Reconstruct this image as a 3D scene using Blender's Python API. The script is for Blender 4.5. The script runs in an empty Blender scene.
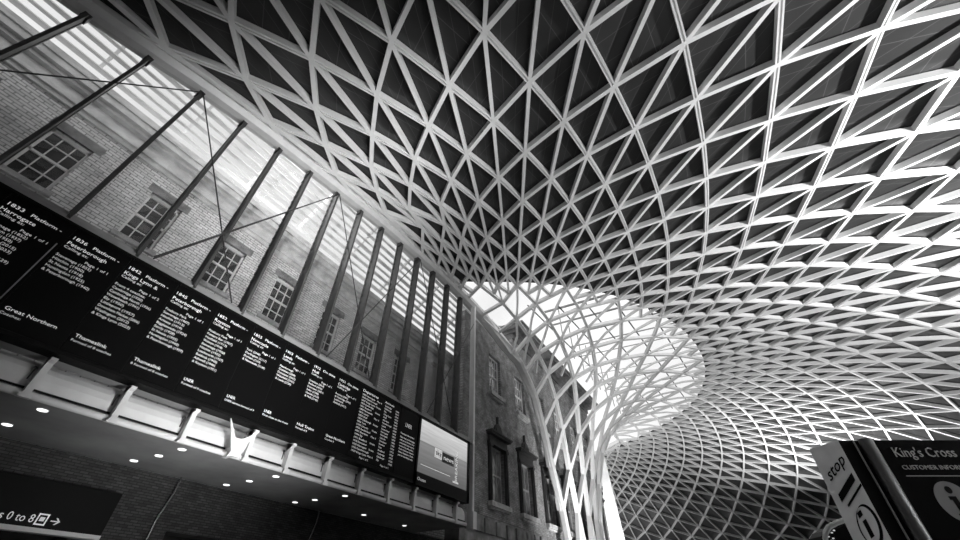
import bpy, bmesh, math, random
import numpy as np
from mathutils import Vector, Matrix

C = bpy.context.scene.collection
S = 1.3            # metres per grid unit of the hall survey
EYE = 1.6


def W(x, y, z):
    return Vector((x * S, y * S, z * S + EYE))


# ------------------------------------------------------------------ camera
cam_d = bpy.data.cameras.new('camera')
cam = bpy.data.objects.new('camera', cam_d)
C.objects.link(cam)
cam.location = (0, 0, EYE)
cam.rotation_euler = (math.radians(90 + 42.0), 0, math.radians(30.9))
cam_d.sensor_width = 36
cam_d.lens = 391.0 / 960 * 36
cam_d.clip_start = 0.05
cam_d.clip_end = 800
bpy.context.scene.camera = cam

# ------------------------------------------------------------------ sky
world = bpy.data.worlds.new('sky')
bpy.context.scene.world = world
world.use_nodes = True
wn = world.node_tree
wn.nodes.clear()
w_out = wn.nodes.new('ShaderNodeOutputWorld')
w_bg = wn.nodes.new('ShaderNodeBackground')
w_tc = wn.nodes.new('ShaderNodeTexCoord')
w_ns = wn.nodes.new('ShaderNodeTexNoise')
w_ns.inputs['Scale'].default_value = 2.2
w_ns.inputs['Detail'].default_value = 5
w_rp = wn.nodes.new('ShaderNodeValToRGB')
w_rp.color_ramp.elements[0].position = 0.35
w_rp.color_ramp.elements[0].color = (0.72, 0.72, 0.72, 1)
w_rp.color_ramp.elements[1].position = 0.62
w_rp.color_ramp.elements[1].color = (1, 1, 1, 1)
wn.links.new(w_tc.outputs['Generated'], w_ns.inputs['Vector'])
wn.links.new(w_ns.outputs['Fac'], w_rp.inputs['Fac'])
wn.links.new(w_rp.outputs['Color'], w_bg.inputs['Color'])
w_bg.inputs['Strength'].default_value = 1.15
wn.links.new(w_bg.outputs['Background'], w_out.inputs['Surface'])


def area_light(name, loc, aim, size, power, spread=180, size_y=None):
    d = bpy.data.lights.new(name, 'AREA')
    d.energy = power
    d.size = size
    if size_y:
        d.shape = 'RECTANGLE'
        d.size_y = size_y
    d.spread = math.radians(spread)
    o = bpy.data.objects.new(name, d)
    C.objects.link(o)
    o.location = loc
    o.rotation_euler = (Vector(aim) - Vector(loc)).to_track_quat('-Z', 'Y').to_euler()
    return o


area_light('right_uplight', W(20, 12, -0.8), W(19, 14, 14), 2.2, 20000, 128)
area_light('far_uplight', W(10, 50, -0.9), W(9, 50, 14), 3, 5500, 102)
area_light('funnel_uplight', W(-4.0, 24, -1.0), W(-9.8, 28.0, 8), 1.2, 680, 72)
area_light('screen_fill', W(-6.5, 33, -1.0), W(-10.4, 39.4, 7), 1.0, 500, 60)  # added fill lamp, only there to brighten the slatted screen
area_light('floor_bounce', W(1, 8, -1.0), W(-1, 8, 10), 20, 560, 125)
area_light('fascia_fill', W(-4.5, 5, -0.9), W(-10, 5, 3.2), 1.0, 1150, 64, 28)  # added strip lamp that brightens the mezzanine fascia, no fitting of the hall
area_light('range_fill', W(-11.4, 4, 15.6), W(-11.6, 4, 8), 2.4, 3200, 150, 34)  # added lamp panel above the slats, lifts the brick range in place of sky


vs = bpy.context.scene.view_settings
vs.view_transform = 'Standard'
vs.look = 'None'
vs.gamma = 1
vs.use_curve_mapping = False
vs.exposure = 0.0


# ------------------------------------------------------------------ helpers

def tag(o, label=None, cat=None, group=None, kind=None):
    if label: o['label'] = label
    if cat: o['category'] = cat
    if group: o['group'] = group
    if kind: o['kind'] = kind
    return o


def empty(name, loc, label, cat, group=None):
    o = bpy.data.objects.new(name, None)
    o.empty_display_size = 0.3
    C.objects.link(o)
    o.location = loc
    return tag(o, label, cat, group)


def obj(name, bm, m, parent=None, smooth=False, normals=True):
    if normals:
        bmesh.ops.recalc_face_normals(bm, faces=bm.faces)
    me = bpy.data.meshes.new(name)
    bm.to_mesh(me)
    bm.free()
    for mm in (m if isinstance(m, (list, tuple)) else [m]):
        me.materials.append(mm)
    if smooth:
        for f in me.polygons: f.use_smooth = True
    o = bpy.data.objects.new(name, me)
    C.objects.link(o)
    if parent:
        top = parent
        off = Vector((0, 0, 0))
        while top:
            off += top.location
            top = top.parent
        me.transform(Matrix.Translation(-off))
        o.parent = parent
    return o


def struct(name, bm, m, **k):
    return tag(obj(name, bm, m, **k), kind='structure')


def B():
    return bmesh.new()


def box(bm, a, b, mi=0):
    """Axis-aligned box between two world corners."""
    x0, x1 = sorted((a[0], b[0])); y0, y1 = sorted((a[1], b[1])); z0, z1 = sorted((a[2], b[2]))
    v = [bm.verts.new(c) for c in ((x0, y0, z0), (x1, y0, z0), (x1, y1, z0), (x0, y1, z0),
                                   (x0, y0, z1), (x1, y0, z1), (x1, y1, z1), (x0, y1, z1))]
    for q in ((0, 3, 2, 1), (4, 5, 6, 7), (0, 1, 5, 4), (1, 2, 6, 5), (2, 3, 7, 6), (3, 0, 4, 7)):
        f = bm.faces.new([v[i] for i in q]); f.material_index = mi
    return v


def gbox(bm, a, b, mi=0):
    """Box given in survey units."""
    return box(bm, W(*a), W(*b), mi)


def prism(bm, pts, off, mi=0):
    """Polygon (list of world points) extruded by vector off."""
    a = [bm.verts.new(p) for p in pts]
    b = [bm.verts.new(Vector(p) + Vector(off)) for p in pts]
    n = len(pts)
    fs = [bm.faces.new(a), bm.faces.new(b[::-1])]
    for i in range(n):
        fs.append(bm.faces.new((a[i], b[i], b[(i + 1) % n], a[(i + 1) % n])))
    for f in fs: f.material_index = mi


def sweep(bm, pts, frames, sizes, cap=True, groove=False):
    """Rectangular bar through pts; frames = (side, up) per point; sizes = (width, below, above)."""
    rings = []
    for p, (sd, up), (w, lo, hi) in zip(pts, frames, sizes):
        prof = [(-w / 2, -lo), (w / 2, -lo), (w / 2, hi), (-w / 2, hi)]
        if groove:      # twin lower flanges with a recess between them
            g = w * 0.17
            prof = [(-w / 2, -lo), (-g, -lo), (-g, .06), (g, .06), (g, -lo), (w / 2, -lo), (w / 2, hi), (-w / 2, hi)]
        rings.append([bm.verts.new(p + sd * a + up * b) for a, b in prof])
    for r0, r1 in zip(rings[:-1], rings[1:]):
        n = len(r0)
        for k in range(n):
            bm.faces.new((r0[k], r0[(k + 1) % n], r1[(k + 1) % n], r1[k]))
    if cap:
        bm.faces.new(rings[0][::-1]); bm.faces.new(rings[-1])


def tube(bm, pts, r, n=8, cap=True):
    pts = [Vector(p) for p in pts]
    rings = []
    for i, p in enumerate(pts):
        t = (pts[min(i + 1, len(pts) - 1)] - pts[max(i - 1, 0)]).normalized()
        u = t.cross(Vector((0, 0, 1)))
        if u.length < 1e-3: u = t.cross(Vector((1, 0, 0)))
        u.normalize(); v = t.cross(u)
        rr = r[i] if isinstance(r, (list, tuple)) else r
        rings.append([bm.verts.new(p + (u * math.cos(a) + v * math.sin(a)) * rr)
                      for a in [2 * math.pi * k / n for k in range(n)]])
    for r0, r1 in zip(rings[:-1], rings[1:]):
        for k in range(n):
            bm.faces.new((r0[k], r0[(k + 1) % n], r1[(k + 1) % n], r1[k]))
    if cap:
        bm.faces.new(rings[0][::-1]); bm.faces.new(rings[-1])


def disc(bm, c, r, h, n=24, axis='z'):
    prism(bm, [Vector(c) + Vector((r * math.cos(2 * math.pi * k / n), r * math.sin(2 * math.pi * k / n), 0))
               for k in range(n)], (0, 0, h))


FONT_CACHE = {}


def add_text(bm, s, size, M, width=None, depth=0.004):
    """Lettering as thin solid geometry; M maps text space (x right, y up, z out) to the world."""
    cu = bpy.data.curves.new('lettering', 'FONT')
    cu.body = s
    cu.size = size
    cu.extrude = depth
    cu.resolution_u = 2
    o = bpy.data.objects.new('lettering', cu)
    me = bpy.data.meshes.new_from_object(o, depsgraph=bpy.context.evaluated_depsgraph_get())
    if width and len(me.vertices):
        xs = [v.co.x for v in me.vertices]
        k = width / max(1e-6, max(xs) - min(xs))
        me.transform(Matrix.Diagonal((k, 1, 1, 1)))
    me.transform(M)
    bm.from_mesh(me)
    bpy.data.meshes.remove(me)
    bpy.data.objects.remove(o)
    bpy.data.curves.remove(cu)


def wall_text(bm, s, size, x, y, z, width=None):
    """Text on a plane facing +x, reading towards +y; position in survey units, size in metres."""
    p = W(x, y, z)
    M = Matrix.Translation(p) @ Matrix(((0, 0, 1, 0), (1, 0, 0, 0), (0, 1, 0, 0), (0, 0, 0, 1)))
    add_text(bm, s, size, M, width)


# ------------------------------------------------------------------ materials
def mat(name, g, rough=0.6, metal=0.0, spec=0.5, noise=0.0, nscale=3.0, bump=0.0):
    m = bpy.data.materials.new(name)
    m.use_nodes = True
    nt = m.node_tree
    b = nt.nodes['Principled BSDF']
    b.inputs['Base Color'].default_value = (g, g, g, 1)
    b.inputs['Roughness'].default_value = rough
    b.inputs['Metallic'].default_value = metal
    b.inputs['Specular IOR Level'].default_value = spec
    tc = nt.nodes.new('ShaderNodeTexCoord')
    ns = nt.nodes.new('ShaderNodeTexNoise')
    ns.inputs['Scale'].default_value = nscale
    ns.inputs['Detail'].default_value = 6
    nt.links.new(tc.outputs['Object'], ns.inputs['Vector'])
    mr = nt.nodes.new('ShaderNodeMapRange')
    mr.inputs['From Min'].default_value = 0.3
    mr.inputs['From Max'].default_value = 0.7
    mr.inputs['To Min'].default_value = g * (1 - noise)
    mr.inputs['To Max'].default_value = g * (1 + noise)
    nt.links.new(ns.outputs['Fac'], mr.inputs['Value'])
    nt.links.new(mr.outputs['Result'], b.inputs['Base Color'])
    if bump:
        bp = nt.nodes.new('ShaderNodeBump')
        bp.inputs['Strength'].default_value = bump
        bp.inputs['Distance'].default_value = 0.02
        nt.links.new(ns.outputs['Fac'], bp.inputs['Height'])
        nt.links.new(bp.outputs['Normal'], b.inputs['Normal'])
    return m


def emit(name, g, strength):
    m = bpy.data.materials.new(name)
    m.use_nodes = True
    b = m.node_tree.nodes['Principled BSDF']
    b.inputs['Base Color'].default_value = (g, g, g, 1)
    b.inputs['Emission Color'].default_value = (g, g, g, 1)
    b.inputs['Emission Strength'].default_value = strength
    return m


def brick(name, c1, c2, mortar, noise=0.3, nscale=0.8, bump=0.5, row=0.10):
    """Brickwork for walls that face +x: courses run along y."""
    m = bpy.data.materials.new(name)
    m.use_nodes = True
    nt = m.node_tree
    b = nt.nodes['Principled BSDF']
    b.inputs['Roughness'].default_value = 0.85
    tc = nt.nodes.new('ShaderNodeTexCoord')
    sx = nt.nodes.new('ShaderNodeSeparateXYZ')
    cb = nt.nodes.new('ShaderNodeCombineXYZ')
    nt.links.new(tc.outputs['Object'], sx.inputs[0])
    nt.links.new(sx.outputs['Y'], cb.inputs['X'])
    nt.links.new(sx.outputs['Z'], cb.inputs['Y'])
    br = nt.nodes.new('ShaderNodeTexBrick')
    br.inputs['Scale'].default_value = 1.0
    br.inputs['Brick Width'].default_value = row * 3
    br.inputs['Row Height'].default_value = row
    br.inputs['Mortar Size'].default_value = row * 0.14
    br.inputs['Color1'].default_value = (c1, c1, c1, 1)
    br.inputs['Color2'].default_value = (c2, c2, c2, 1)
    br.inputs['Mortar'].default_value = (mortar, mortar, mortar, 1)
    nt.links.new(cb.outputs[0], br.inputs['Vector'])
    ns = nt.nodes.new('ShaderNodeTexNoise')
    ns.inputs['Scale'].default_value = nscale
    ns.inputs['Detail'].default_value = 8
    ns.inputs['Roughness'].default_value = 0.7
    nt.links.new(tc.outputs['Object'], ns.inputs['Vector'])
    mr = nt.nodes.new('ShaderNodeMapRange')
    mr.inputs['From Min'].default_value = 0.3
    mr.inputs['From Max'].default_value = 0.7
    mr.inputs['To Min'].default_value = 1 - noise
    mr.inputs['To Max'].default_value = 1 + noise
    nt.links.new(ns.outputs['Fac'], mr.inputs['Value'])
    mx = nt.nodes.new('ShaderNodeVectorMath')
    mx.operation = 'SCALE'
    nt.links.new(br.outputs['Color'], mx.inputs[0])
    nt.links.new(mr.outputs['Result'], mx.inputs['Scale'])
    nt.links.new(mx.outputs[0], b.inputs['Base Color'])
    bp = nt.nodes.new('ShaderNodeBump')
    bp.inputs['Strength'].default_value = bump
    bp.inputs['Distance'].default_value = 0.02
    bp.invert = True
    nt.links.new(br.outputs['Fac'], bp.inputs['Height'])
    nt.links.new(bp.outputs['Normal'], b.inputs['Normal'])
    return m


def glass_mat(name, tint=0.92, gloss=0.08, rough=0.02):
    m = bpy.data.materials.new(name)
    m.use_nodes = True
    nt = m.node_tree
    nt.nodes.clear()
    out = nt.nodes.new('ShaderNodeOutputMaterial')
    tr = nt.nodes.new('ShaderNodeBsdfTransparent')
    tr.inputs['Color'].default_value = (tint, tint, tint, 1)
    gl = nt.nodes.new('ShaderNodeBsdfGlossy')
    gl.inputs['Roughness'].default_value = rough
    mx = nt.nodes.new('ShaderNodeMixShader')
    mx.inputs['Fac'].default_value = gloss
    nt.links.new(tr.outputs[0], mx.inputs[1])
    nt.links.new(gl.outputs[0], mx.inputs[2])
    nt.links.new(mx.outputs[0], out.inputs['Surface'])
    return m


def cladding_mat():
    """Perforated soffit panels with pale seams fanning over each triangle (uses the panels' UVs)."""
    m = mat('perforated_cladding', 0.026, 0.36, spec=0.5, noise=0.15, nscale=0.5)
    nt = m.node_tree
    b = nt.nodes['Principled BSDF']
    uv = nt.nodes.new('ShaderNodeUVMap')
    sp = nt.nodes.new('ShaderNodeSeparateXYZ')
    nt.links.new(uv.outputs[0], sp.inputs[0])
    parts = []
    for sock in ('X', 'Y'):
        mu = nt.nodes.new('ShaderNodeMath'); mu.operation = 'MULTIPLY'; mu.inputs[1].default_value = 3.0
        fr = nt.nodes.new('ShaderNodeMath'); fr.operation = 'FRACT'
        lt = nt.nodes.new('ShaderNodeMath'); lt.operation = 'LESS_THAN'; lt.inputs[1].default_value = 0.03
        nt.links.new(sp.outputs[sock], mu.inputs[0]); nt.links.new(mu.outputs[0], fr.inputs[0])
        nt.links.new(fr.outputs[0], lt.inputs[0]); parts.append(lt)
    ad = nt.nodes.new('ShaderNodeMath'); ad.operation = 'MAXIMUM'
    nt.links.new(parts[0].outputs[0], ad.inputs[0]); nt.links.new(parts[1].outputs[0], ad.inputs[1])
    old = b.inputs['Base Color'].links[0].from_socket
    mx = nt.nodes.new('ShaderNodeMix'); mx.data_type = 'FLOAT'
    nt.links.new(ad.outputs[0], mx.inputs[0])
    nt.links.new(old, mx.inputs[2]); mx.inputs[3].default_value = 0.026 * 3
    nt.links.new(mx.outputs[0], b.inputs['Base Color'])
    return m


M = {}
M['rib'] = mat('white_painted_steel', 0.74, 0.38, noise=0.04)
M['clad'] = cladding_mat()
M['beam'] = mat('grey_painted_beam', 0.55, 0.4, noise=0.06)
M['glass'] = glass_mat('clear_glass', 0.93, 0.05)
M['glass_roof'] = glass_mat('roof_glass', 0.97, 0.03)
M['dark_steel'] = mat('dark_steel', 0.035, 0.45, noise=0.2)
M['fin'] = mat('bronze_fin', 0.06, 0.5, noise=0.15)
M['brick_old'] = brick('stock_brick', 0.80, 0.58, 0.30, 0.22, 0.9, row=0.13)
M['brick_dark'] = brick('sooty_brick', 0.30, 0.19, 0.14, 0.6, 1.2)
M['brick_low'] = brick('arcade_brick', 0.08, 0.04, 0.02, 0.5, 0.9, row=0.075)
M['stone'] = mat('pale_stone', 0.62, 0.8, noise=0.2, nscale=2)
M['stone_dark'] = mat('grimy_stone', 0.22, 0.85, noise=0.5, nscale=1.6, bump=0.6)
M['sill'] = mat('window_sill_stone', 0.42, 0.8, noise=0.25)
M['paint'] = mat('white_paint', 0.72, 0.5, noise=0.05)
M['paint_dim'] = mat('grey_sash_paint', 0.30, 0.5, noise=0.1)
M['pane'] = mat('window_glass', 0.05, 0.08, spec=0.8, noise=0.4, nscale=0.6)
M['pane_pale'] = mat('curtained_glass', 0.16, 0.12, spec=0.6, noise=0.6, nscale=1.5)
M['eave'] = mat('grey_eave', 0.13, 0.8, noise=0.3, nscale=2)
M['surround'] = mat('dark_carved_surround', 0.03, 0.7, noise=0.3, nscale=5)
M['black'] = mat('black_casing', 0.005, 0.5, spec=0.12)
M['screen'] = mat('black_display', 0.003, 0.4, spec=0.08)
M['fascia'] = mat('white_fascia', 0.78, 0.55, noise=0.05)
M['soffit'] = mat('grey_soffit', 0.28, 0.7, noise=0.25, nscale=0.7)
M['floor'] = mat('concourse_floor', 0.16, 0.45, noise=0.2)
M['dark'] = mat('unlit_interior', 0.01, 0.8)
M['led'] = emit('led_lettering', 0.8, 0.30)
M['led_big'] = emit('led_heading', 0.9, 0.42)
M['lamp'] = emit('downlight_lens', 1.0, 1.6)
M['chrome'] = mat('brushed_metal', 0.45, 0.22, metal=1.0, noise=0.1)
M['roof_lead'] = mat('lead_roof', 0.35, 0.6, noise=0.2)
M['kled'] = mat('pale_grey_vinyl', 0.55, 0.5)
M['kchrome'] = mat('satin_column', 0.22, 0.3, metal=0.6)
M['panel_grey'] = mat('satin_grey_panel', 0.92, 0.25, metal=0.0, noise=0.1, nscale=4)
M['slat'] = mat('white_slats', 0.85, 0.5, noise=0.05)

# ------------------------------------------------------------------ shell geometry
# one row per ring of nodes: centre x, centre y, radius, height, phase, step
J0, J1, JX, JE = -6, 29, -10, 32
RING = [
    (-11.3469, 36.3526, 44.2433, 10.3484, -1.15061, 0.05529),
    (-11.4810, 35.5869, 41.3693, 10.8060, -1.18529, 0.05568),
    (-11.5770, 34.7603, 38.5985, 11.2842, -1.21984, 0.05607),
    (-11.6418, 34.0035, 36.0744, 11.6791, -1.25147, 0.05637),
    (-11.7094, 33.4395, 33.9028, 11.9951, -1.27600, 0.05653),
    (-11.8459, 33.0729, 32.1018, 12.2913, -1.29131, 0.05647),
    (-11.9920, 33.0048, 30.5889, 12.5306, -1.29972, 0.05638),
    (-12.1480, 33.1758, 29.2532, 12.8374, -1.30850, 0.05630),
    (-12.3350, 33.4151, 28.0955, 13.1227, -1.31506, 0.05612),
    (-12.6157, 33.6595, 27.0738, 13.3182, -1.32061, 0.05595),
    (-12.9048, 33.9173, 26.1045, 13.5241, -1.32355, 0.05567),
    (-13.1281, 34.2198, 25.1471, 13.6809, -1.33145, 0.05562),
    (-13.3763, 34.4349, 24.1960, 13.8104, -1.33483, 0.05542),
    (-13.6907, 34.4845, 23.3065, 13.8268, -1.33580, 0.05499),
    (-13.9868, 34.4478, 22.4605, 13.8133, -1.33197, 0.05450),
    (-14.2415, 34.3905, 21.6565, 13.7434, -1.32994, 0.05404),
    (-14.4991, 34.3048, 20.8899, 13.6465, -1.32606, 0.05353),
    (-14.8437, 34.1656, 20.1482, 13.5619, -1.31914, 0.05324),
    (-15.0089, 34.0524, 19.4528, 13.5047, -1.31371, 0.05253),
    (-15.2060, 33.9706, 18.8053, 13.3185, -1.31044, 0.05184),
    (-15.4218, 33.8157, 18.2295, 13.1230, -1.30451, 0.05132),
    (-15.6383, 33.6625, 17.6713, 12.9171, -1.29692, 0.05091),
    (-15.8377, 33.5861, 17.0767, 12.6994, -1.28869, 0.05059),
    (-16.0192, 33.5121, 16.5264, 12.4351, -1.28180, 0.05028),
    (-16.1739, 33.3671, 16.1015, 12.0893, -1.27823, 0.04992),
    (-16.3048, 33.2254, 15.7085, 11.7009, -1.27445, 0.04934),
    (-16.4041, 33.1630, 15.2545, 11.3088, -1.26690, 0.04835),
    (-16.5315, 33.1075, 14.7987, 10.8618, -1.25297, 0.04719),
    (-16.7587, 32.9900, 14.4008, 10.3091, -1.23002, 0.04610),
    (-17.0015, 32.8537, 14.0526, 9.6759, -1.20287, 0.04495),
    (-17.1823, 32.7341, 13.7463, 8.9879, -1.17634, 0.04365),
    (-17.3286, 32.6375, 13.4866, 8.1799, -1.15188, 0.04223),
    (-17.4527, 32.5808, 13.2784, 7.1867, -1.13096, 0.04072),
    (-17.5408, 32.5454, 13.1066, 6.1345, -1.11230, 0.03915),
    (-17.5629, 32.5223, 12.9563, 5.1490, -1.09463, 0.03756),
    (-17.5580, 32.5041, 12.8165, 4.1968, -1.07745, 0.03595),
]
SHAPE = [0.1914, 0.5649, -0.0857, -0.2399, -0.1185, -0.2868, -0.0052, -0.0384, -0.0259, -0.0202, 0.0375, 0.4069, -0.0021, 0.1031, -0.0095, -0.0427]


_R = np.array(RING)


def ring_par(j):
    if j < J0:
        r = _R[0] + (_R[0] - _R[1]) * (J0 - j)
        r = r.copy(); r[4] = _R[0][4]; r[5] = _R[0][5]
        r[3] = _R[0][3] - 0.62 * (J0 - j) - 0.06 * (J0 - j) ** 2
        r[2] = _R[0][2] + 2.3 * (J0 - j)
        return r
    if j > J1:
        r = _R[-1].copy()
        r[3] = _R[-1][3] + (_R[-1][3] - _R[-2][3]) * (j - J1) * 2.0
        return r
    return _R[j - J0]


# the edge beam: where each ring starts (index i) and its point on the beam
def zb(y):
    return float(np.interp(y, [-12, -6, -2.94, -2.56, -1.2, 0.04, 1.34, 2.69, 3.85, 5.19, 6.45, 7.8, 9.17, 10.48,
                               11.8, 13.1, 15.57, 18.83, 19.4],
                           [10.0, 10.7, 11.1, 11.3, 11.63, 12.0, 12.32, 12.55, 12.78, 12.95, 13.18, 13.35, 13.5,
                            13.6, 13.68, 13.7, 13.72, 13.0, 12.4])) + 0.2


BY = {-10: -15.2, -9: -13.7, -8: -12.1, -7: -10.6, -6: -9.0, -5: -7.4, -4: -5.8, -3: -4.25, -2: -2.69, -1: -1.21,
      0: 0.28, 1: 1.79, 2: 3.23, 3: 4.52, 4: 5.84, 5: 7.2, 6: 8.5, 7: 9.7, 8: 10.8, 9: 11.8, 10: 12.7, 11: 13.5,
      12: 14.3, 13: 15.1, 14: 15.85, 15: 16.6, 16: 17.3, 17: 18.0, 18: 18.7}
BI = {-10: -7.5, -9: -7.5, -8: -7.5, -7: -7.5, -6: -7.5, -5: -7.5, -4: -7.6, -3: -7.7, -2: -7.75, -1: -7.5, 0: -7.5, 1: -7.75, 2: -8.0,
      3: -8.5, 4: -9.0, 5: -9.25, 6: -9.0, 7: -8.6, 8: -8.2, 9: -7.6, 10: -7.0, 11: -6.2, 12: -5.4, 13: -4.6,
      14: -3.8, 15: -3.1, 16: -2.4, 17: -1.7, 18: -1.0, 19: -0.25, 20: 1.25, 21: 2.25, 22: 3.5, 23: 4.75, 24: 5.5,
      25: 6.5, 26: 7.5, 27: 8.5, 28: 9.5, 29: 10.5, 30: 11.3, 31: 12.0, 32: 12.6}


def raw(i, j):
    cx, cy, R, z, ph, dp = ring_par(j)
    g = SHAPE
    jn = max(j, -6) / 28.0
    jn = min(jn, 29 / 28.0)
    I = (i - 10) / 20.0
    a = ph + dp * i + (g[0] + g[1] * jn) * I ** 2 + (g[2] + g[3] * jn) * I ** 3
    b = a + 1.05
    Rr = R * (1 + (g[4] + g[5] * jn) * math.sin(b) + (g[6] + g[7] * jn) * math.cos(2 * b) + (g[8] + g[9] * jn) * math.sin(2 * b))
    zz = z * (1 + (g[10] + g[11] * jn) * math.sin(b) + (g[12] + g[13] * jn) * math.cos(2 * b) + (g[14] + g[15] * jn) * math.sin(2 * b))
    return Vector((cx + Rr * math.cos(a), cy + Rr * math.sin(a), zz))


def beam_pt(j):
    if j in BY: return Vector((-10.0, BY[j], zb(BY[j])))
    return raw(BI[j], j)


def node(i, j):
    """Point of the shell at rib index i, ring j (survey units); i is clamped at the edge beam."""
    bi = BI[j]
    if i <= bi: return beam_pt(j)
    if j <= 18:
        i1 = -2.0 if j <= 13 else bi + 2.2
        if j < 6: i1 = bi + 1.5
        if i < i1:
            t = (i - bi) / (i1 - bi)
            return beam_pt(j).lerp(raw(i1, j), t)
    return raw(i, j)


def far_end(j):
    """Rib index where the ring meets the station wall again on the far side."""
    i = 28.0
    while i < 61 and raw(i, j).x > (-10.2 if j > 11 else -22.0): i += 0.5
    return i


FE = {j: far_end(j) for j in range(JX, JE + 1)}


def inside(i, j): return BI[j] < i <= FE[j]


def normal(i, j):
    i = max(i, BI[j] + 0.6)
    a = node(i + .5, j) - node(i - .5, j)
    jl, jh = max(JX, j - 1), min(JE, j + 1)
    b = node(max(i, BI[jh] + .1, BI[jl] + .1), jh) - node(max(i, BI[jh] + .1, BI[jl] + .1), jl)
    n = a.cross(b)
    return n.normalized() if n.length > 1e-6 else Vector((0, 0, 1))


def WV(p): return Vector((p.x * S, p.y * S, p.z * S + EYE))


def lerp_tab(j, tab):
    return float(np.interp(j, [t[0] for t in tab], [t[1] for t in tab]))


def rib_size(j, kind):
    if kind == 'm':
        w = lerp_tab(j, [(-10, .17), (9, .15), (12, .13), (30, .13)])
        h = lerp_tab(j, [(-10, .34), (8, .28), (11, .22), (12, .14), (30, .14)])
    else:
        w = lerp_tab(j, [(-10, .19), (9, .18), (12, .21), (20, .27), (25, .36), (32, .40)])
        h = lerp_tab(j, [(-10, .34), (8, .28), (11, .24), (20, .24), (32, .32)])
    return (w, 0.03, h)


canopy = empty('roof_canopy', W(-10, 33, -1.2), 'huge white steel diagrid canopy that funnels down beside the brick facade', 'roof')


def rib(name, seq, kind):
    """seq: list of (i, j) along the rib. Builds the bar through every stretch that lies inside."""
    runs, cur = [], []
    for k in range(len(seq) - 1):
        (i0, j0), (i1, j1) = seq[k], seq[k + 1]
        a, b = inside(i0, j0), inside(i1, j1)
        if kind == 'm' and max(j0, j1) >= 11 and min(i0 - BI[j0], i1 - BI[j1]) < 2.3:
            if cur: cur.append((beam_pt(j1), BI[j1], j1)); runs.append(cur); cur = []
            continue
        if not a and not b:
            if cur: runs.append(cur); cur = []
            continue
        p0 = node(i0, j0) if i0 <= FE[j0] else node(FE[j0], j0)
        p1 = node(i1, j1) if i1 <= FE[j1] else node(FE[j1], j1)
        if not cur: cur = [(p0, i0, j0)]
        cur.append((p1, i1, j1))
    if cur: runs.append(cur)
    bm = B()
    for run in runs:
        pts = [WV(p) for p, i, j in run]
        if len(pts) < 2: continue
        fr, sz = [], []
        for q, (p, i, j) in enumerate(run):
            t = (pts[min(q + 1, len(pts) - 1)] - pts[max(q - 1, 0)]).normalized()
            n = normal(i, j)
            n = (n - t * n.dot(t)).normalized()
            fr.append((t.cross(n), n)); sz.append(rib_size(j, kind))
        sweep(bm, pts, fr, sz, groove=(kind == 'g'))
    if len(bm.faces) == 0:
        bm.free(); return None
    return obj(name, bm, M['rib'], canopy)


IMIN, IMAX = -10, 62
for i in range(IMIN, IMAX):                      # meridian ribs
    if i % 2 == 0: js = list(range(JX, 13, 2))
    else: js = list(range(JX + 1, 22, 2))
    rib('meridian_rib', [(i, j) for j in js], 'm')
for c in range(IMIN + JX, IMAX + JE, 2):         # diagonals on which i + j is constant
    if c % 4 == 0: js = list(range(JX, 12)) + list(range(11, JE + 1, 2))[1:]
    else: js = list(range(JX, 13))
    rib('diagonal_rib', [(c - j, j) for j in js if IMIN - 2 <= c - j <= IMAX], 'd')
for c in range(IMIN - JE, IMAX - JX, 2):         # diagonals on which i - j is constant
    if c % 4 == 2: js = list(range(JX, 12)) + list(range(11, JE + 1, 2))[1:]
    else: js = list(range(JX, 13))
    rib('cross_rib', [(c + j, j) for j in js if IMIN - 2 <= c + j <= IMAX], 'g')

# edge beam along the glass screen, curving down into the funnel
bm = B()
pts, fr, sz = [], [], []
path = [(-10.0, y, zb(y)) for y in (-16, -12, -9, -6, -4, -2.7, -1.2, 0.3, 1.8, 3.2, 4.5, 5.8, 7.2, 8.5, 9.8, 11.1, 12.4, 13.6, 14.8, 15.8)]
path += [(-9.95, 17.0, 13.75), (-9.85, 18.2, 13.3), (-9.65, 19.1, 12.75)]
path += [tuple(beam_pt(j)) for j in range(20, JE + 1)]
PV = [W(p[0], p[1], p[2] - .08) for p in path]
for q, p in enumerate(PV):
    t = (PV[min(q + 1, len(PV) - 1)] - PV[max(q - 1, 0)]).normalized()
    side = Vector((1, 0, 0)); side = (side - t * side.dot(t)).normalized()
    up = side.cross(t)
    if up.z < 0 and abs(up.z) > 0.3: up = -up
    pts.append(p); fr.append((side, up))
    k = np.interp(q, [0, 19, 26, 40], [1, 1, .72, .6])
    sz.append((0.85 * k, 0.10 * k, 0.55 * k))
# eight-sided soft-cornered section
rings = []
for p, (sd, up), (w, lo, hi) in zip(pts, fr, sz):
    c = w * 0.22
    prof = [(-w / 2, -lo + c), (-w / 2 + c, -lo), (w / 2 - c, -lo), (w / 2, -lo + c), (w / 2, hi - c), (w / 2 - c, hi), (-w / 2 + c, hi), (-w / 2, hi - c)]
    rings.append([bm.verts.new(p + sd * a + up * b) for a, b in prof])
for r0, r1 in zip(rings[:-1], rings[1:]):
    for k in range(8): bm.faces.new((r0[k], r0[(k + 1) % 8], r1[(k + 1) % 8], r1[k]))
bm.faces.new(rings[0]); bm.faces.new(rings[-1][::-1])
obj('edge_beam', bm, M['beam'], canopy, smooth=False)

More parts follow.
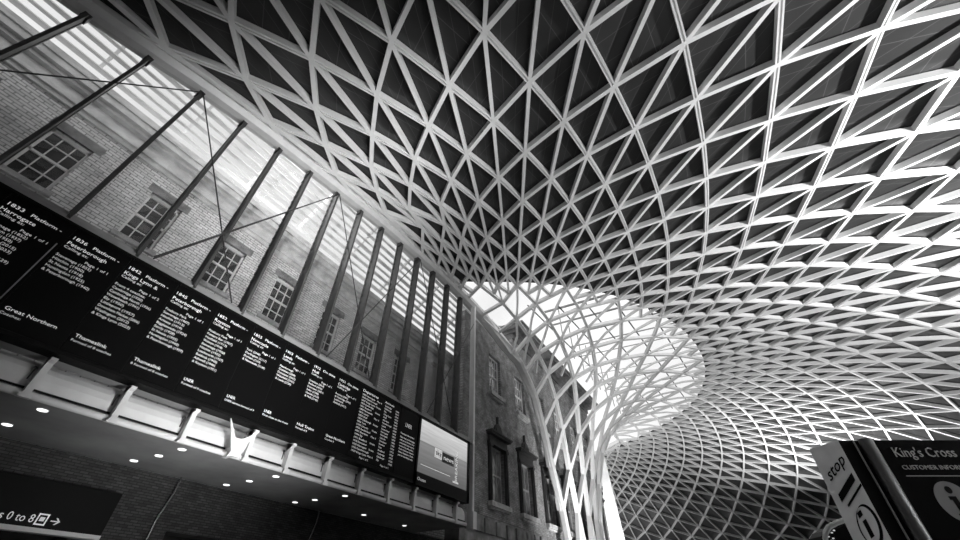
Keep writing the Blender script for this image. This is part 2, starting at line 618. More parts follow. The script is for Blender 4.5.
# cladding over the outer rings, glass over the inner ones
def shell(bm, ja, jb, step_i, lift, uvl=None):
    cache = {}

    def vert(i, j):
        i = min(max(i, BI[j]), FE[j])
        key = (round(i, 2), j)
        if key not in cache:
            ii = max(i, BI[j])
            cache[key] = bm.verts.new(WV(node(ii, j)) + normal(ii, j) * lift)
        return cache[key]

    for j in range(ja, jb):
        for i in range(IMIN, IMAX):
            if (i + j) % 2: continue
            tris = []
            if j + 2 <= jb:
                tris = [((i, j), (i + 1, j + 1), (i, j + 2)), ((i, j), (i, j + 2), (i - 1, j + 1))]
            if j == ja: tris.append(((i, j), (i + 2, j), (i + 1, j + 1)))
            if j == jb - 1 : tris.append(((i, j), (i + 1, j + 1), (i - 1, j + 1)))
            for t in tris:
                if not any(inside(a, b) for a, b in t): continue
                vv = [vert(a, b) for a, b in t]
                if len(set(vv)) < 3: continue
                try: f = bm.faces.new(vv)
                except ValueError: continue
                if uvl:
                    for lp, u in zip(f.loops, ((0, 0), (1, 0), (0, 1))): lp[uvl].uv = u


bm = B()
uvl = bm.loops.layers.uv.new('UVMap')
shell(bm, JX, 11, 1, 0.36, uvl)
ceiling = struct('ceiling', bm, M['clad'], normals=False)

bm = B()
shell(bm, 11, 23, 1, 0.25)
obj('glazing', bm, M['glass_roof'], canopy, normals=False)


# ------------------------------------------------------------------ setting
XW = -12.8      # face of the old station range behind the glass screen
ZF = -EYE / S   # floor level in survey units

bm = B(); gbox(bm, (-14, -25, ZF - .2), (48, 90, ZF)); struct('floor', bm, M['floor'])


def holed_wall(bm, x0, x1, ys, zs, holes):
    """Wall slab between x0 and x1 as boxes around rectangular holes (y0, y1, z0, z1)."""
    Y = sorted(set([ys[0], ys[1]] + [v for h in holes for v in h[:2] if ys[0] < v < ys[1]]))
    Z = sorted(set([zs[0], zs[1]] + [v for h in holes for v in h[2:] if zs[0] < v < zs[1]]))
    for a, b in zip(Y[:-1], Y[1:]):
        run = None
        for c, d in zip(Z[:-1], Z[1:]):
            my, mz = (a + b) / 2, (c + d) / 2
            open_ = any(h[0] < my < h[1] and h[2] < mz < h[3] for h in holes)
            if open_:
                if run: gbox(bm, (x0, a, run[0]), (x1, b, run[1])); run = None
            else: run = (run[0], d) if run else (c, d)
        if run: gbox(bm, (x0, a, run[0]), (x1, b, run[1]))


# closing walls of the hall, beyond the frame: a low drum wall under the canopy's rim
bm = B()
rim = [WV(node(i, JX)) + normal(i, JX) * 0.4 for i in range(-7, 58)]
for a, b in zip(rim[:-1], rim[1:]):
    q = [a, b, Vector((b.x, b.y, 0)), Vector((a.x, a.y, 0))]
    bm.faces.new([bm.verts.new(v) for v in q])
bmesh.ops.remove_doubles(bm, verts=bm.verts, dist=0.001)
struct('wall_perimeter', bm, M['dark'], normals=False)

# ------------------------------------------------------------------ station range behind the glass
rng = empty('station_range', W(XW, 6, ZF), 'long pale brick station range seen through the tall glass screen', 'building')
win_y = [-3.35, -0.94, 1.63, 4.03, 6.35, 8.75, 11.1, 13.5]
WZ0, WZ1, WH = 8.28, 10.15, .47
bm = B()
holed_wall(bm, XW - .5, XW, (-16, 20), (2.9, 10.95), [(y - WH, y + WH, WZ0, WZ1) for y in win_y])
obj('brick_wall', bm, M['brick_old'], rng)
bm = B()
for z0, z1, d in ((10.95, 11.1, .08), (11.1, 11.22, .16), (11.22, 11.6, .05), (11.6, 11.72, .22), (11.72, 11.95, .36), (11.95, 12.05, .42), (12.05, 12.5, .10)):
    gbox(bm, (XW - .5, -16, z0), (XW + d, 20, z1))
obj('cornice', bm, M['stone'], rng)
bm = B()
gbox(bm, (XW - .2, -16, 7.55), (XW + .10, 20, 7.75)); gbox(bm, (XW - .2, -16, 7.75), (XW + .05, 20, 7.85))
obj('string_course', bm, M['stone'], rng)
for y in win_y:
    w = B()
    # frame and sash bars
    x = XW - .10
    for a, b, c, d in ((y - WH, y - WH + .07, WZ0, WZ1), (y + WH - .07, y + WH, WZ0, WZ1), (y - WH, y + WH, WZ0, WZ0 + .09),
                       (y - WH, y + WH, WZ1 - .12, WZ1), (y - WH, y + WH, (WZ0 + WZ1) / 2 - .03, (WZ0 + WZ1) / 2 + .04)):
        gbox(w, (x - .1, a, c), (x, b, d))
    for q in (1, 2):
        yy = y - WH + 2 * WH * q / 3
        gbox(w, (x - .08, yy - .015, WZ0), (x - .02, yy + .015, WZ1))
    for zz in (WZ0 + (WZ1 - WZ0) * .25, WZ0 + (WZ1 - WZ0) * .75):
        gbox(w, (x - .08, y - WH, zz - .015), (x - .02, y + WH, zz + .015))
    wo = obj('sash_window', w, M['paint'], rng)
    p_ = B(); gbox(p_, (x - .07, y - WH, WZ0), (x - .05, y + WH, WZ1)); obj('pane', p_, M['pane'], wo)
    s_ = B(); gbox(s_, (XW - .15, y - WH - .12, WZ0 - .14), (XW + .10, y + WH + .12, WZ0)); obj('sill', s_, M['sill'], wo)
    l_ = B(); gbox(l_, (XW - .06, y - WH - .16, WZ1), (XW + .012, y + WH + .16, WZ1 + .30)); obj('lintel', l_, M['stone_dark'], wo)

# lean-to roof of white slats and glass between the range and the canopy's edge
bm = B()
for k in range(11):
    t = k / 10
    x = XW + .15 + (XW * -1 - 10.45) * t
    z = 12.75 + 1.9 * t
    wd = (.10, .055, .085, .06)[k % 4]
    gbox(bm, (x - wd, -16, z), (x + wd, 20, z + .05))
roof = obj('slatted_roof', bm, M['slat'])
tag(roof, 'white slatted lean-to roof between the pale brick range and the canopy edge', 'roof')
bm = B()
for k in range(14):
    y = -15 + k * 2.6
    prism(bm, [W(XW, y, 12.9), W(-10.3, y, 14.75), W(-10.3, y, 14.95), W(XW, y, 13.1)], (0, .12, 0))
obj('rafters', bm, M['slat'], roof)

# ------------------------------------------------------------------ glass screen
scr = empty('glass_screen', W(-10, 6, 5.95), 'tall glass screen of dark fins above the departure board', 'glass wall')
MY = [0.2 + 1.29 * k for k in range(-5, 12)]
MY = [y - 0.05 for y in MY]
POST_Y = 15.62
for y in MY:
    top = zb(y) - .46
    b_ = B(); gbox(b_, (-9.98, y - .036, 6.02), (-9.72, y + .036, top)); o = obj('fin', b_, M['fin'], scr)
    b_ = B()
    gbox(b_, (-10.06, y - .05, 6.02), (-9.98, y + .05, top))
    z = 6.3 if y > 3.5 else 99
    while z < top:
        gbox(b_, (-10.02, y - .078, z), (-9.96, y + .078, z + .10)); z += .30
    obj('clamp_strip', b_, M['dark_steel'], o)
    b_ = B(); gbox(b_, (-10.02, y - .08, top - .10), (-9.80, y + .08, top + .10)); obj('head_bracket', b_, M['dark_steel'], o)
edges = MY + [POST_Y]
for a, b in zip(edges[:-1], edges[1:]):
    g_ = B()
    prism(g_, [W(-10.04, a, 6.1), W(-10.04, b, 6.1), W(-10.04, b, zb(b) - .12), W(-10.04, a, zb(a) - .12)], (-.02, 0, 0))
    obj('glass_pane', g_, M['glass'], scr)
bm = B()
gbox(bm, (-10.15, -8, 5.98), (-9.72, POST_Y, 6.08)); gbox(bm, (-10.15, -8, 6.08), (-9.85, POST_Y, 6.22)); gbox(bm, (-10.12, -8, 6.22), (-9.95, POST_Y, 6.30))
obj('transom', bm, M['paint_dim'], scr)


def rod(a, b, r=.018):
    t_ = B(); tube(t_, [W(-9.69, *a), W(-9.69, *b)], r * S, 8); obj('brace_rod', t_, M['dark_steel'], scr)


for y0 in (0.15, 5.31, 10.47):
    zt = zb(y0) - .52
    rod((y0, zt), (y0 - 3.6, 6.15)); rod((y0, zt), (y0 + 3.5, 6.15))
rod((1.7, 6.2), (5.31, zb(5.31) - .52)); rod((6.9, 6.2), (10.47, zb(10.47) - .52)); rod((12.1, 6.2), (POST_Y - .1, 12.4))
pst = empty('steel_post', W(-9.9, POST_Y + .1, 2.75), 'slender white steel post between the glass screen and the sooty brick building', 'post')
post = B(); gbox(post, (-9.98, POST_Y + .02, 2.95), (-9.72, POST_Y + .15, 13.75)); obj('shaft', post, M['paint'], pst)
post = B(); gbox(post, (-10.0, POST_Y + .0, 2.75), (-9.66, POST_Y + .26, 3.35)); obj('foot', post, M['paint'], pst)

# ------------------------------------------------------------------ mezzanine edge
bal = empty('mezzanine_edge', W(-10, 4, 2.85), 'white mezzanine edge with handrail tube running under the departure board', 'balcony')
bm = B(); prism(bm, [W(x, -12, z) for x, z in ((-10.36, 3.0), (-10.0, 3.0), (-10.0, 3.2), (-10.03, 3.32), (-10.09, 3.42), (-10.18, 3.50), (-10.36, 3.56))], (0, 27.5 * S, 0)); obj('fascia', bm, M['fascia'], bal)
bm = B(); tube(bm, [W(-9.93, -12, 2.89), W(-9.93, 15.5, 2.89)], .062 * S, 12); obj('nosing_tube', bm, M['fascia'], bal, smooth=True)
bm = B(); gbox(bm, (-9.995, -12, 2.985), (-9.985, 15.5, 3.02)); obj('shadow_gap', bm, M['dark'], bal)
bm = B(); gbox(bm, (-10.3, -12, 3.57), (-9.99, 15.5, 5.97)); tag(obj('trim_1', bm, M['soffit']), kind='structure')
BKY = [1.47 + 1.32 * k for k in range(-2, 11)]
for k, y in enumerate(BKY):
    b_ = B()
    if k == 5: y += .18
    gbox(b_, (-9.99, y - .05, 2.86), (-9.82, y + .05, 3.54))
    prism(b_, [W(-9.99, y - .05, 3.36), W(-9.74, y - .05, 3.47), W(-9.74, y - .05, 3.52), W(-9.99, y - .05, 3.545)], (0, .10 * S, 0))
    prism(b_, [W(-9.86, y - .10, 2.80), W(-9.86, y + .10, 2.80), W(-9.86, y + .055, 2.9), W(-9.86, y - .055, 2.9)], (.1, 0, 0))
    br_ = obj('bracket', b_, M['fascia'], bal)
    b_ = B(); gbox(b_, (-9.99, y - .11, 3.14), (-9.975, y - .09, 3.34)); gbox(b_, (-9.99, y - .13, 3.33), (-9.965, y - .07, 3.37)); obj('hinge', b_, M['dark_steel'], br_)
b_ = B()
prism(b_, [W(-9.62, y, z) for y, z in ((4.81, 3.53), (5.00, 3.11), (5.10, 2.88), (5.04, 2.73), (5.12, 2.79), (5.34, 2.79), (5.41, 3.03), (5.47, 3.35), (5.26, 3.19), (5.09, 3.16))], (-.06, 0, 0))
prism(b_, [W(-9.66, 5.14, 2.80), W(-9.66, 5.24, 2.80), W(-9.66, 5.24, 3.0), W(-9.66, 5.14, 3.0)], (-.32 * S, 0, 0))
obj('gusset_plate', b_, M['fascia'], bal)

bm = B(); gbox(bm, (XW, -14, 2.86), (-10.0, 15.8, 2.985)); tag(obj('ceiling', bm, M['soffit']), kind='structure')
for x, y in ((-10.35, 1.9), (-11.8, 1.85), (-10.35, 4.42), (-11.25, 4.4), (-12.15, 4.3), (-10.4, 6.92), (-11.4, 6.85), (-12.3, 6.77), (-10.4, 9.4), (-11.6, 9.3), (-12.4, 9.2), (-11.9, 11.8), (-12.0, 14.2)):
    c0 = W(x, y, 2.86)
    o_ = empty('downlight', c0, 'round recessed downlight glowing in the grey mezzanine soffit', 'light', 'downlights in the mezzanine soffit')
    b_ = B(); disc(b_, c0 - Vector((0, 0, .015)), .125, .014, 20); obj('trim_ring', b_, M['paint_dim'], o_)
    b_ = B(); disc(b_, c0 - Vector((0, 0, .03)), .105, .014, 20); obj('lens', b_, M['lamp'], o_)

# ------------------------------------------------------------------ ground storey under the soffit
bm = B()
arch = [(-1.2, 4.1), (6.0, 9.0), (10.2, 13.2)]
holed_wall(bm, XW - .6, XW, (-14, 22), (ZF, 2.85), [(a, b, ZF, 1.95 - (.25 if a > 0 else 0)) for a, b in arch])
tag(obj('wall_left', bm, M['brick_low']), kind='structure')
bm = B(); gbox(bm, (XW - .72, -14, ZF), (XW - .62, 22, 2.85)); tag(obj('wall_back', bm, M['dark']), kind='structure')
for y, nm in ((5.62, 0), (10.35, 1)):
    b_ = B(); tube(b_, [W(XW + .06, y, ZF), W(XW + .06, y, 1.9), W(XW + .12, y + .1, 2.5), W(XW + .12, y + .1, 2.86)], .03, 8)
    tag(obj('conduit_pipe', b_, M['chrome']), ('thin pale pipe on the brick pier right of the platform sign', 'thin bent pale pipe on the brick pier further right, between dark openings')[nm], 'pipe')

sgn = empty('platform_sign', W(XW + .2, 2, 1.3), 'black hanging sign pointing to platforms 0 to 8 under the mezzanine', 'sign')
bm = B(); gbox(bm, (XW + .05, -2.2, 1.42), (XW + .22, 4.6, 2.24)); obj('sign_box', bm, M['black'], sgn)
bm = B(); gbox(bm, (XW + .05, -2.2, 1.34), (XW + .26, 4.6, 1.42)); obj('bottom_trim', bm, M['paint'], sgn)
bm = B()
wall_text(bm, 'Platforms 0 to 8', .26, XW + .224, 2.16, 1.50, 1.5)
for a, b, c, d in ((3.36, 3.54, 1.47, 1.495), (3.36, 3.54, 1.645, 1.67), (3.36, 3.385, 1.47, 1.67), (3.515, 3.54, 1.47, 1.67), (3.41, 3.49, 1.54, 1.61)):
    gbox(bm, (XW + .222, a, c), (XW + .226, b, d))
gbox(bm, (XW + .222, 3.60, 1.555), (XW + .226, 3.72, 1.575))
prism(bm, [W(XW + .222, 3.67, 1.625), W(XW + .222, 3.70, 1.625), W(XW + .222, 3.765, 1.565), W(XW + .222, 3.70, 1.505), W(XW + .222, 3.67, 1.505), W(XW + .222, 3.725, 1.565)], (.004, 0, 0))
obj('lettering', bm, M['led'], sgn)

# ------------------------------------------------------------------ departure board
XB = -9.70
brd = empty('departure_board', W(XB, 5, 3.6), 'long black departure board with rows of white train times', 'departure board')
bm = B()
gbox(bm, (-9.98, -4.0, 3.60), (XB - .01, 11.68, 5.95))
for z0, z1, xx in ((5.92, 5.97, XB + .03), (3.57, 3.63, XB + .03)): gbox(bm, (-9.98, -4.0, z0), (xx, 11.68, z1))
for k in range(17):
    y = -4.0 + 1.02 * k - .02
    if y < 11.6: gbox(bm, (XB - .02, y + .36, 5.88), (XB + .035, y + .39, 5.965))
obj('casing', bm, M['black'], brd)
bm = B(); gbox(bm, (XB - .01, .315, 4.0), (XB + .012, .335, 5.42)); obj('panel_seam', bm, M['paint_dim'], brd)
cols = [
    ('1825', 'Leeds', ['Calling at:  Page 1 of 1', 'Stevenage (1844)', 'Doncaster (1958)', 'Wakefield (2018)', '& Leeds (2040)'], 'LNER', 'Formed of 9 coaches'),
    ('1830', 'Cambridge', ['Calling at:  Page 1 of 1', 'Royston (1908)', '& Cambridge (1921)'], 'Great Northern', 'Coaches: 8'),
    ('1833', 'Harrogate', ['Calling at:', '   Page 1 of 1', 'Stevenage (1852)', 'Grantham (1937)', 'Newark (1950)', 'Doncaster (2015)', 'Wakefield (2033)', 'Leeds (2051)', '& Harrogate (2129)'], 'Great Northern', 'Coaches:'),
    ('1836', 'Peterborough', ['Calling at:', '    Page 1 of 1', 'Stevenage (1855)', 'Hitchin (1900)', 'St Neots (1918)', 'Huntingdon (1925)', '& Peterborough (1940)'], 'Great Northern', 'Coaches:'),
    ('1842', 'Kings Lynn &', ['Calling at:', '     Page 1 of 2', 'Front 4 coaches:', 'Cambridge (1930)', 'Cambridge North (1936)', 'Waterbeach (1941)', 'Ely (1950)', 'Littleport (1957)', 'Downham Market (2006)', 'Watlington (2012)', '& Kings Lynn (2023)'], 'Thameslink', 'Formed of 8 coaches'),
    ('1845', 'Peterborough', ['Calling at:', '     Page 1 of 1', 'Finsbury Park', 'Stevenage (1907)', 'Hitchin (1913)', 'Arlesey (1919)', 'Biggleswade (1924)', 'Sandy (1928)', 'St Neots (1935)', 'Huntingdon (1943)', '& Peterborough (1959)'], 'Thameslink', '8 Formed of 8 coaches'),
    ('1852', 'Royston', ['Calling at:', '     Page 1 of 1', 'Finsbury Park', 'Potters Bar (1907)', 'Hatfield (1913)', 'Welwyn (1918)', 'Stevenage (1926)', 'Hitchin (1932)', 'Letchworth (1937)', 'Baldock (1940)', 'Ashwell (1946)', '& Royston (1951)'], 'LNER', 'Formed of 9 coaches'),
    ('1855', 'Newcastle', ['Calling at:', '     Page 1 of 1', 'York (2048)', 'Darlington (2117)', 'Durham (2134)', '& Newcastle (2148)'], 'LNER', 'LNER service formed of 9'),
    ('1903', 'Leeds', ['Calling at:', '     Page 1 of 1', 'Peterborough', 'Grantham (2008)', 'Doncaster (2042)', 'Wakefield (2101)', '& Leeds (2120)'], 'LNER', 'First class at the front'),
    ('1912', 'Hull', ['Calling at:', '     Page 1 of 1', 'Grantham (2014)', 'Retford (2036)', 'Doncaster (2051)', 'Selby (2108)', 'Howden (2120)', '& Hull (2145)'], 'Hull Trains', 'Formed of 5'),
    ('1921', 'Cambridge', ['Calling at:', '     Page 1 of 1', 'Royston (2001)', '& Cambridge (2014)', 'Letchworth', 'Baldock (1957)'], 'Great Northern', 'Coaches: 8'),
]
for k, (tm, dest, lines, op, note) in enumerate(cols):
    y0 = -2.64 + 1.02 * k
    sp = B(); gbox(sp, (XB - .02, y0 - .03, 3.66), (XB, y0 + .97, 5.90))
    panel = obj('display_panel', sp, M['screen'], brd)
    for nm_, tx, sz_, yy, zz, wd in (('time_lettering', tm, .135, y0, 5.66, .30),
                                     ('platform_lettering', 'Platform -' if k < 9 else 'On time', .125, y0 + .36, 5.66, .62),
                                     ('destination_lettering', dest, .145, y0, 5.515, .073 * len(dest)),
                                     ('operator_lettering', op, .12, y0 + .03, 3.96, .068 * len(op))):
        hb = B(); wall_text(hb, tx, sz_, XB + .002, yy, zz, wd); obj(nm_, hb, M['led_big'], panel)
    tb = B()
    for q, ln in enumerate(lines):
        wall_text(tb, ln.strip(), .10, XB + .002, y0 + (.42 if ln.startswith('   ') else 0), 5.40 - .092 * q + (.03 if q == 0 else 0), min(1.1, .047 * len(ln.strip())))
    obj('calling_point_lettering', tb, M['led'], panel)
    tb = B(); wall_text(tb, note, .085, XB + .002, y0 + .02, 3.87, min(1.0, .045 * len(note))); obj('service_lettering', tb, M['led'], panel)
# the listing of arrivals and the notice panel at the right-hand end
sp = B(); gbox(sp, (XB - .02, 8.55, 3.66), (XB + .002, 10.55, 5.90)); panel = obj('display_panel', sp, M['screen'], brd)
hb = B(); wall_text(hb, 'Departures', .16, XB + .004, 8.62, 5.72, .95); wall_text(hb, 'Arrivals', .13, XB + .004, 9.72, 5.72, .62); obj('heading_lettering', hb, M['led_big'], panel)
rnd = random.Random(4)
names = ['Harrogate', 'Peterborough', 'Kings Lynn', 'Cambridge', 'Royston', 'Newcastle', 'Leeds', 'Hull', 'Edinburgh', 'York', 'Lincoln', 'Sunderland', 'Aberdeen', 'Ely', 'Bradford', 'Doncaster']
tb = B()
for q in range(19):
    z = 5.60 - .098 * q
    wall_text(tb, '%02d%02d %s' % (18 + q // 10, (33 + q * 7) % 60, names[q % 16]), .10, XB + .004, 8.62, z, .055 * (5 + len(names[q % 16])))
    if q % 2 == 0: wall_text(tb, 'On time' if q % 3 else 'Plat 4', .10, XB + .004, 9.33, z, .30)
    wall_text(tb, '%s' % names[(q * 5 + 3) % 16], .10, XB + .004, 9.74, z, .05 * len(names[(q * 5 + 3) % 16]))
    wall_text(tb, '%02d%02d' % (18 + q // 12, (5 + q * 5) % 60), .10, XB + .004, 10.3, z, .22)
wall_text(tb, 'Page 1 of 2', .09, XB + .004, 9.0, 3.72, .5); wall_text(tb, 'Page 1 of 1', .09, XB + .004, 9.95, 3.72, .5)
obj('small_lettering', tb, M['led'], panel)
sp = B(); gbox(sp, (XB - .02, 10.6, 3.66), (XB + .002, 11.62, 5.90)); panel = obj('display_panel', sp, M['screen'], brd)
hb = B(); wall_text(hb, 'LNER', .26, XB + .004, 10.92, 5.28, .46); obj('heading_lettering', hb, M['led'], panel)
tb = B()
for q, ln in enumerate(['Passenger information', 'Please keep your belongings', 'with you at all times. Any', 'unattended items may be', 'removed by the police.', 'Doors close two minutes', 'before departure. Thank', 'you for travelling today']):
    wall_text(tb, ln, .10, XB + .004, 10.72, 4.98 - .10 * q - (.03 if q else 0), min(1.05, .047 * len(ln)))
obj('small_lettering', tb, M['led'], panel)

# ------------------------------------------------------------------ advertising screen
adv = empty('advertising_screen', W(XB, 13.4, 3.6), 'large bright news screen at the right end of the departure board', 'screen')
bm = B()
gbox(bm, (-9.98, 11.70, 3.56), (XB - .03, 15.28, 5.97))
for a, b, c, d in ((11.70, 11.80, 3.56, 5.97), (15.12, 15.28, 3.56, 5.97), (11.7, 15.28, 5.86, 5.97), (11.7, 15.28, 3.56, 3.98)):
    gbox(bm, (-9.9, a, c), (XB + .03, b, d))
obj('casing', bm, M['black'], adv)


def screen_mat():
    m = bpy.data.materials.new('screen_picture')
    m.use_nodes = True
    nt = m.node_tree
    b = nt.nodes['Principled BSDF']
    tc = nt.nodes.new('ShaderNodeTexCoord'); sx = nt.nodes.new('ShaderNodeSeparateXYZ')
    nt.links.new(tc.outputs['Generated'], sx.inputs[0])
    rp = nt.nodes.new('ShaderNodeValToRGB')
    e = rp.color_ramp.elements
    e[0].position = 0; e[0].color = (.10, .10, .10, 1)
    e[1].position = .56; e[1].color = (.22, .22, .22, 1)
    for p_, v_ in ((.575, .16), (.59, .42), (1.0, .62)):
        q_ = e.new(p_); q_.color = (v_, v_, v_, 1)
    nt.links.new(sx.outputs['Z'], rp.inputs['Fac'])
    ns = nt.nodes.new('ShaderNodeTexNoise'); ns.inputs['Scale'].default_value = 2.0
    mp = nt.nodes.new('ShaderNodeMapping'); mp.inputs['Scale'].default_value = (1, 1, 12)
    nt.links.new(tc.outputs['Generated'], mp.inputs[0]); nt.links.new(mp.outputs[0], ns.inputs['Vector'])
    mr = nt.nodes.new('ShaderNodeMapRange'); mr.inputs['To Min'].default_value = .7; mr.inputs['To Max'].default_value = 1.3
    nt.links.new(ns.outputs['Fac'], mr.inputs['Value'])
    vm = nt.nodes.new('ShaderNodeVectorMath'); vm.operation = 'SCALE'
    nt.links.new(rp.outputs['Color'], vm.inputs[0]); nt.links.new(mr.outputs[0], vm.inputs['Scale'])
    b.inputs['Base Color'].default_value = (.02, .02, .02, 1)
    nt.links.new(vm.outputs[0], b.inputs['Emission Color'])
    b.inputs['Emission Strength'].default_value = 1.0
    return m


bm = B(); gbox(bm, (XB - .03, 11.80, 3.98), (XB + .0, 15.12, 5.86)); pic = obj('display', bm, screen_mat(), adv)
bm = B(); gbox(bm, (XB, 12.80, 4.72), (XB + .006, 13.28, 5.06)); obj('logo_tile', bm, M['led_big'], pic)
bm = B(); gbox(bm, (XB, 13.30, 4.66), (XB + .006, 14.12, 5.02)); obj('logo_plate', bm, M['dark_steel'], pic)
bm = B(); wall_text(bm, 'sky', .36, XB + .008, 12.85, 4.82, .5); obj('lettering', bm, M['black'], pic)
bm = B(); wall_text(bm, 'news', .34, XB + .008, 13.38, 4.76, .9)
p_ = W(XB + .004, 14.40, 4.12)
add_text(bm, 'BREAKING', .30, Matrix.Translation(p_) @ Matrix(((0, 0, 1, 0), (0, -1, 0, 0), (1, 0, 0, 0), (0, 0, 0, 1))), 1.5)
gbox(bm, (XB, 14.1, 4.10), (XB + .005, 14.5, 4.16))
gbox(bm, (XB, 12.0, 4.26), (XB + .005, 13.9, 4.28))
obj('lettering', bm, M['led_big'], pic)
bm = B(); wall_text(bm, 'Ocean', .20, XB + .034, 11.85, 3.72, .62); obj('maker_plate', bm, M['led'], adv)

# ------------------------------------------------------------------ dark brick building on the right
XF = -10.5
bld = empty('brick_building', W(XF, 26, ZF), 'sooty dark brick building with pedimented sash windows beside the funnel', 'building')
cy = [19.3, 22.7, 26.0, 29.4, 32.8, 36.0]
low = [(y - .72, y + .72, 4.28, 6.95) for y in cy]
upp = [(y - .70, y + .70, 9.85, 12.35) for y in cy]
bm = B()
holed_wall(bm, XF - .7, XF, (15.85, 38), (3.62, 13.9), low + upp)
gbox(bm, (XF - .7, 22.0, 13.9), (XF, 38, 15.6))
obj('brick_wall', bm, M['brick_dark'], bld)
bm = B()
gbox(bm, (XF - .7, 15.85, ZF), (XF + .02, 38, 2.9))
y = 15.85; q = 0
rnd = random.Random(2)
while y < 37.9:
    w_ = .75 + .5 * rnd.random()
    y2 = min(38, y + w_)
    gbox(bm, (XF - .5, y + .04, 2.95), (XF + .05 + .04 * rnd.random(), y2 - .12, 3.50 + .02 * rnd.random()))
    y = y2
gbox(bm, (XF - .7, 15.85, 2.9), (XF - .02, 38, 3.62))
obj('stone_plinth', bm, M['stone_dark'], bld)
bm = B()
for z0, z1, d in ((15.2, 15.6, .12), (15.6, 15.85, .4), (15.85, 16.1, 1.0), (16.1, 16.25, 1.08), (16.25, 16.5, .2)):
    gbox(bm, (XF - .7, 22.0 - d * .3, z0), (XF + d, 38 + d * .6, z1))
obj('cornice', bm, M['eave'], bld)
bm = B()
prism(bm, [W(XF - .6, 22, 16.5), W(XF - 3.6, 22, 17.6), W(XF - 3.6, 22, 16.0), W(XF - .6, 22, 16.0)], (0, 16 * S, 0))
obj('roof', bm, M['roof_lead'], bld)


def sash(y0, y1, z0, z1, xf, parent_, ped):
    w = B(); x = xf - .18
    zm = (z0 + z1) / 2
    for a, b, c, d in ((y0, y0 + .09, z0, z1), (y1 - .09, y1, z0, z1), (y0, y1, z0, z0 + .1), (y0, y1, z1 - .1, z1), (y0, y1, zm - .05, zm + .05)):
        gbox(w, (x - .12, a, c), (x, b, d))
    nb = 2 if ped else 3
    for q in range(1, nb + 1):
        yy = y0 + (y1 - y0) * q / (nb + 1)
        gbox(w, (x - .09, yy - .022, z0), (x - .02, yy + .022, z1))
    if not ped:
        for zz in ((z0 + zm) / 2, (zm + z1) / 2): gbox(w, (x - .09, y0, zz - .018), (x - .02, y1, zz + .018))
    wo = obj('sash_window', w, M['paint'] if not ped else M['paint_dim'], parent_)
    p_ = B(); gbox(p_, (x - .07, y0, z0), (x - .05, y1, z1)); obj('pane', p_, M['pane_pale'], wo)
    s_ = B(); e_ = .30 if ped else .12
    gbox(s_, (xf - .2, y0 - e_, z0 - .22), (xf + .24, y1 + e_, z0)); gbox(s_, (xf - .1, y0 - e_ + .08, z0 - .30), (xf + .14, y1 + e_ - .08, z0 - .22))
    obj('sill', s_, M['sill'], wo)
    if ped:
        s_ = B()
        for a, b in ((y0 - .26, y0 - .02), (y1 + .02, y1 + .26)):
            gbox(s_, (xf - .1, a, z0), (xf + .12, b, z1 - .05))
            gbox(s_, (xf, a + .06, z0), (xf + .17, b - .06, z1 - .1))
            gbox(s_, (xf - .1, a - .03, z1 - .15), (xf + .20, b + .03, z1 - .02))
        gbox(s_, (xf - .1, y0 - .30, z1 - .02), (xf + .16, y1 + .30, z1 + .12))
        gbox(s_, (xf - .1, y0 - .26, z1 + .12), (xf + .12, y1 + .26, z1 + .42))
        gbox(s_, (xf - .1, y0 - .38, z1 + .42), (xf + .34, y1 + .38, z1 + .52))
        gbox(s_, (xf - .1, y0 - .44, z1 + .52), (xf + .40, y1 + .44, z1 + .60))
        ym = (y0 + y1) / 2
        # shell lunette with finial
        prism(s_, [W(xf + .02, ym + .42 * math.cos(a), z1 + .60 + .62 * math.sin(a)) for a in [math.pi * k / 12 for k in range(13)]], (.16, 0, 0))
        prism(s_, [W(xf + .02, ym + .33 * math.cos(a), z1 + .62 + .50 * math.sin(a)) for a in [math.pi * k / 12 for k in range(13)]], (.24, 0, 0))
        gbox(s_, (xf + .02, ym - .05, z1 + 1.2), (xf + .14, ym + .05, z1 + 1.62))
        obj('pedimented_surround', s_, M['surround'], wo)


for y0, y1, z0, z1 in low: sash(y0, y1, z0, z1, XF, bld, True)
for y0, y1, z0, z1 in upp: sash(y0, y1, z0, z1, XF, bld, False)

# white slatted screen beside the foot of the funnel
b_ = empty('slatted_screen', W(-10.5, 39.5, ZF), 'tall white slatted screen standing right behind the foot of the funnel', 'screen')
for k in range(9):
    t = k / 8
    top = W(-10.12 + .06 * t, 39.4, 12.9); bot = W(-11.9 + 2.3 * t, 39.4 + .5 * t, ZF)
    s_ = B()
    sweep(s_, [bot, (bot + top) / 2, top], [(Vector((1, 0, 0)), Vector((0, -1, 0)))] * 3, [(.34, .05, .25), (.2, .05, .2), (.05, .05, .1)])
    obj('slat', s_, M['slat'], b_)

# ------------------------------------------------------------------ information kiosk
A = math.radians(30.9)
RX = Vector((math.cos(A), math.sin(A), 0)); HX = Vector((-math.sin(A), math.cos(A), 0))


def K(r, h, z): return RX * (r - .055 * (1.673 - z)) + HX * h + Vector((0, 0, EYE + z))


ZT, ZB = 1.673, -EYE
kio = empty('information_kiosk', RX * 5.5 + HX * 5.3, 'black customer information kiosk with white lettering, metal corner column', 'kiosk')


def kprism(bm, foot, z0=ZB, z1=ZT):
    lo = [bm.verts.new(K(r, h, z0)) for r, h in foot]; hi = [bm.verts.new(K(r, h, z1)) for r, h in foot]
    n = len(foot)
    bm.faces.new(lo[::-1]); bm.faces.new(hi)
    for i in range(n): bm.faces.new((lo[i], lo[(i + 1) % n], hi[(i + 1) % n], hi[i]))


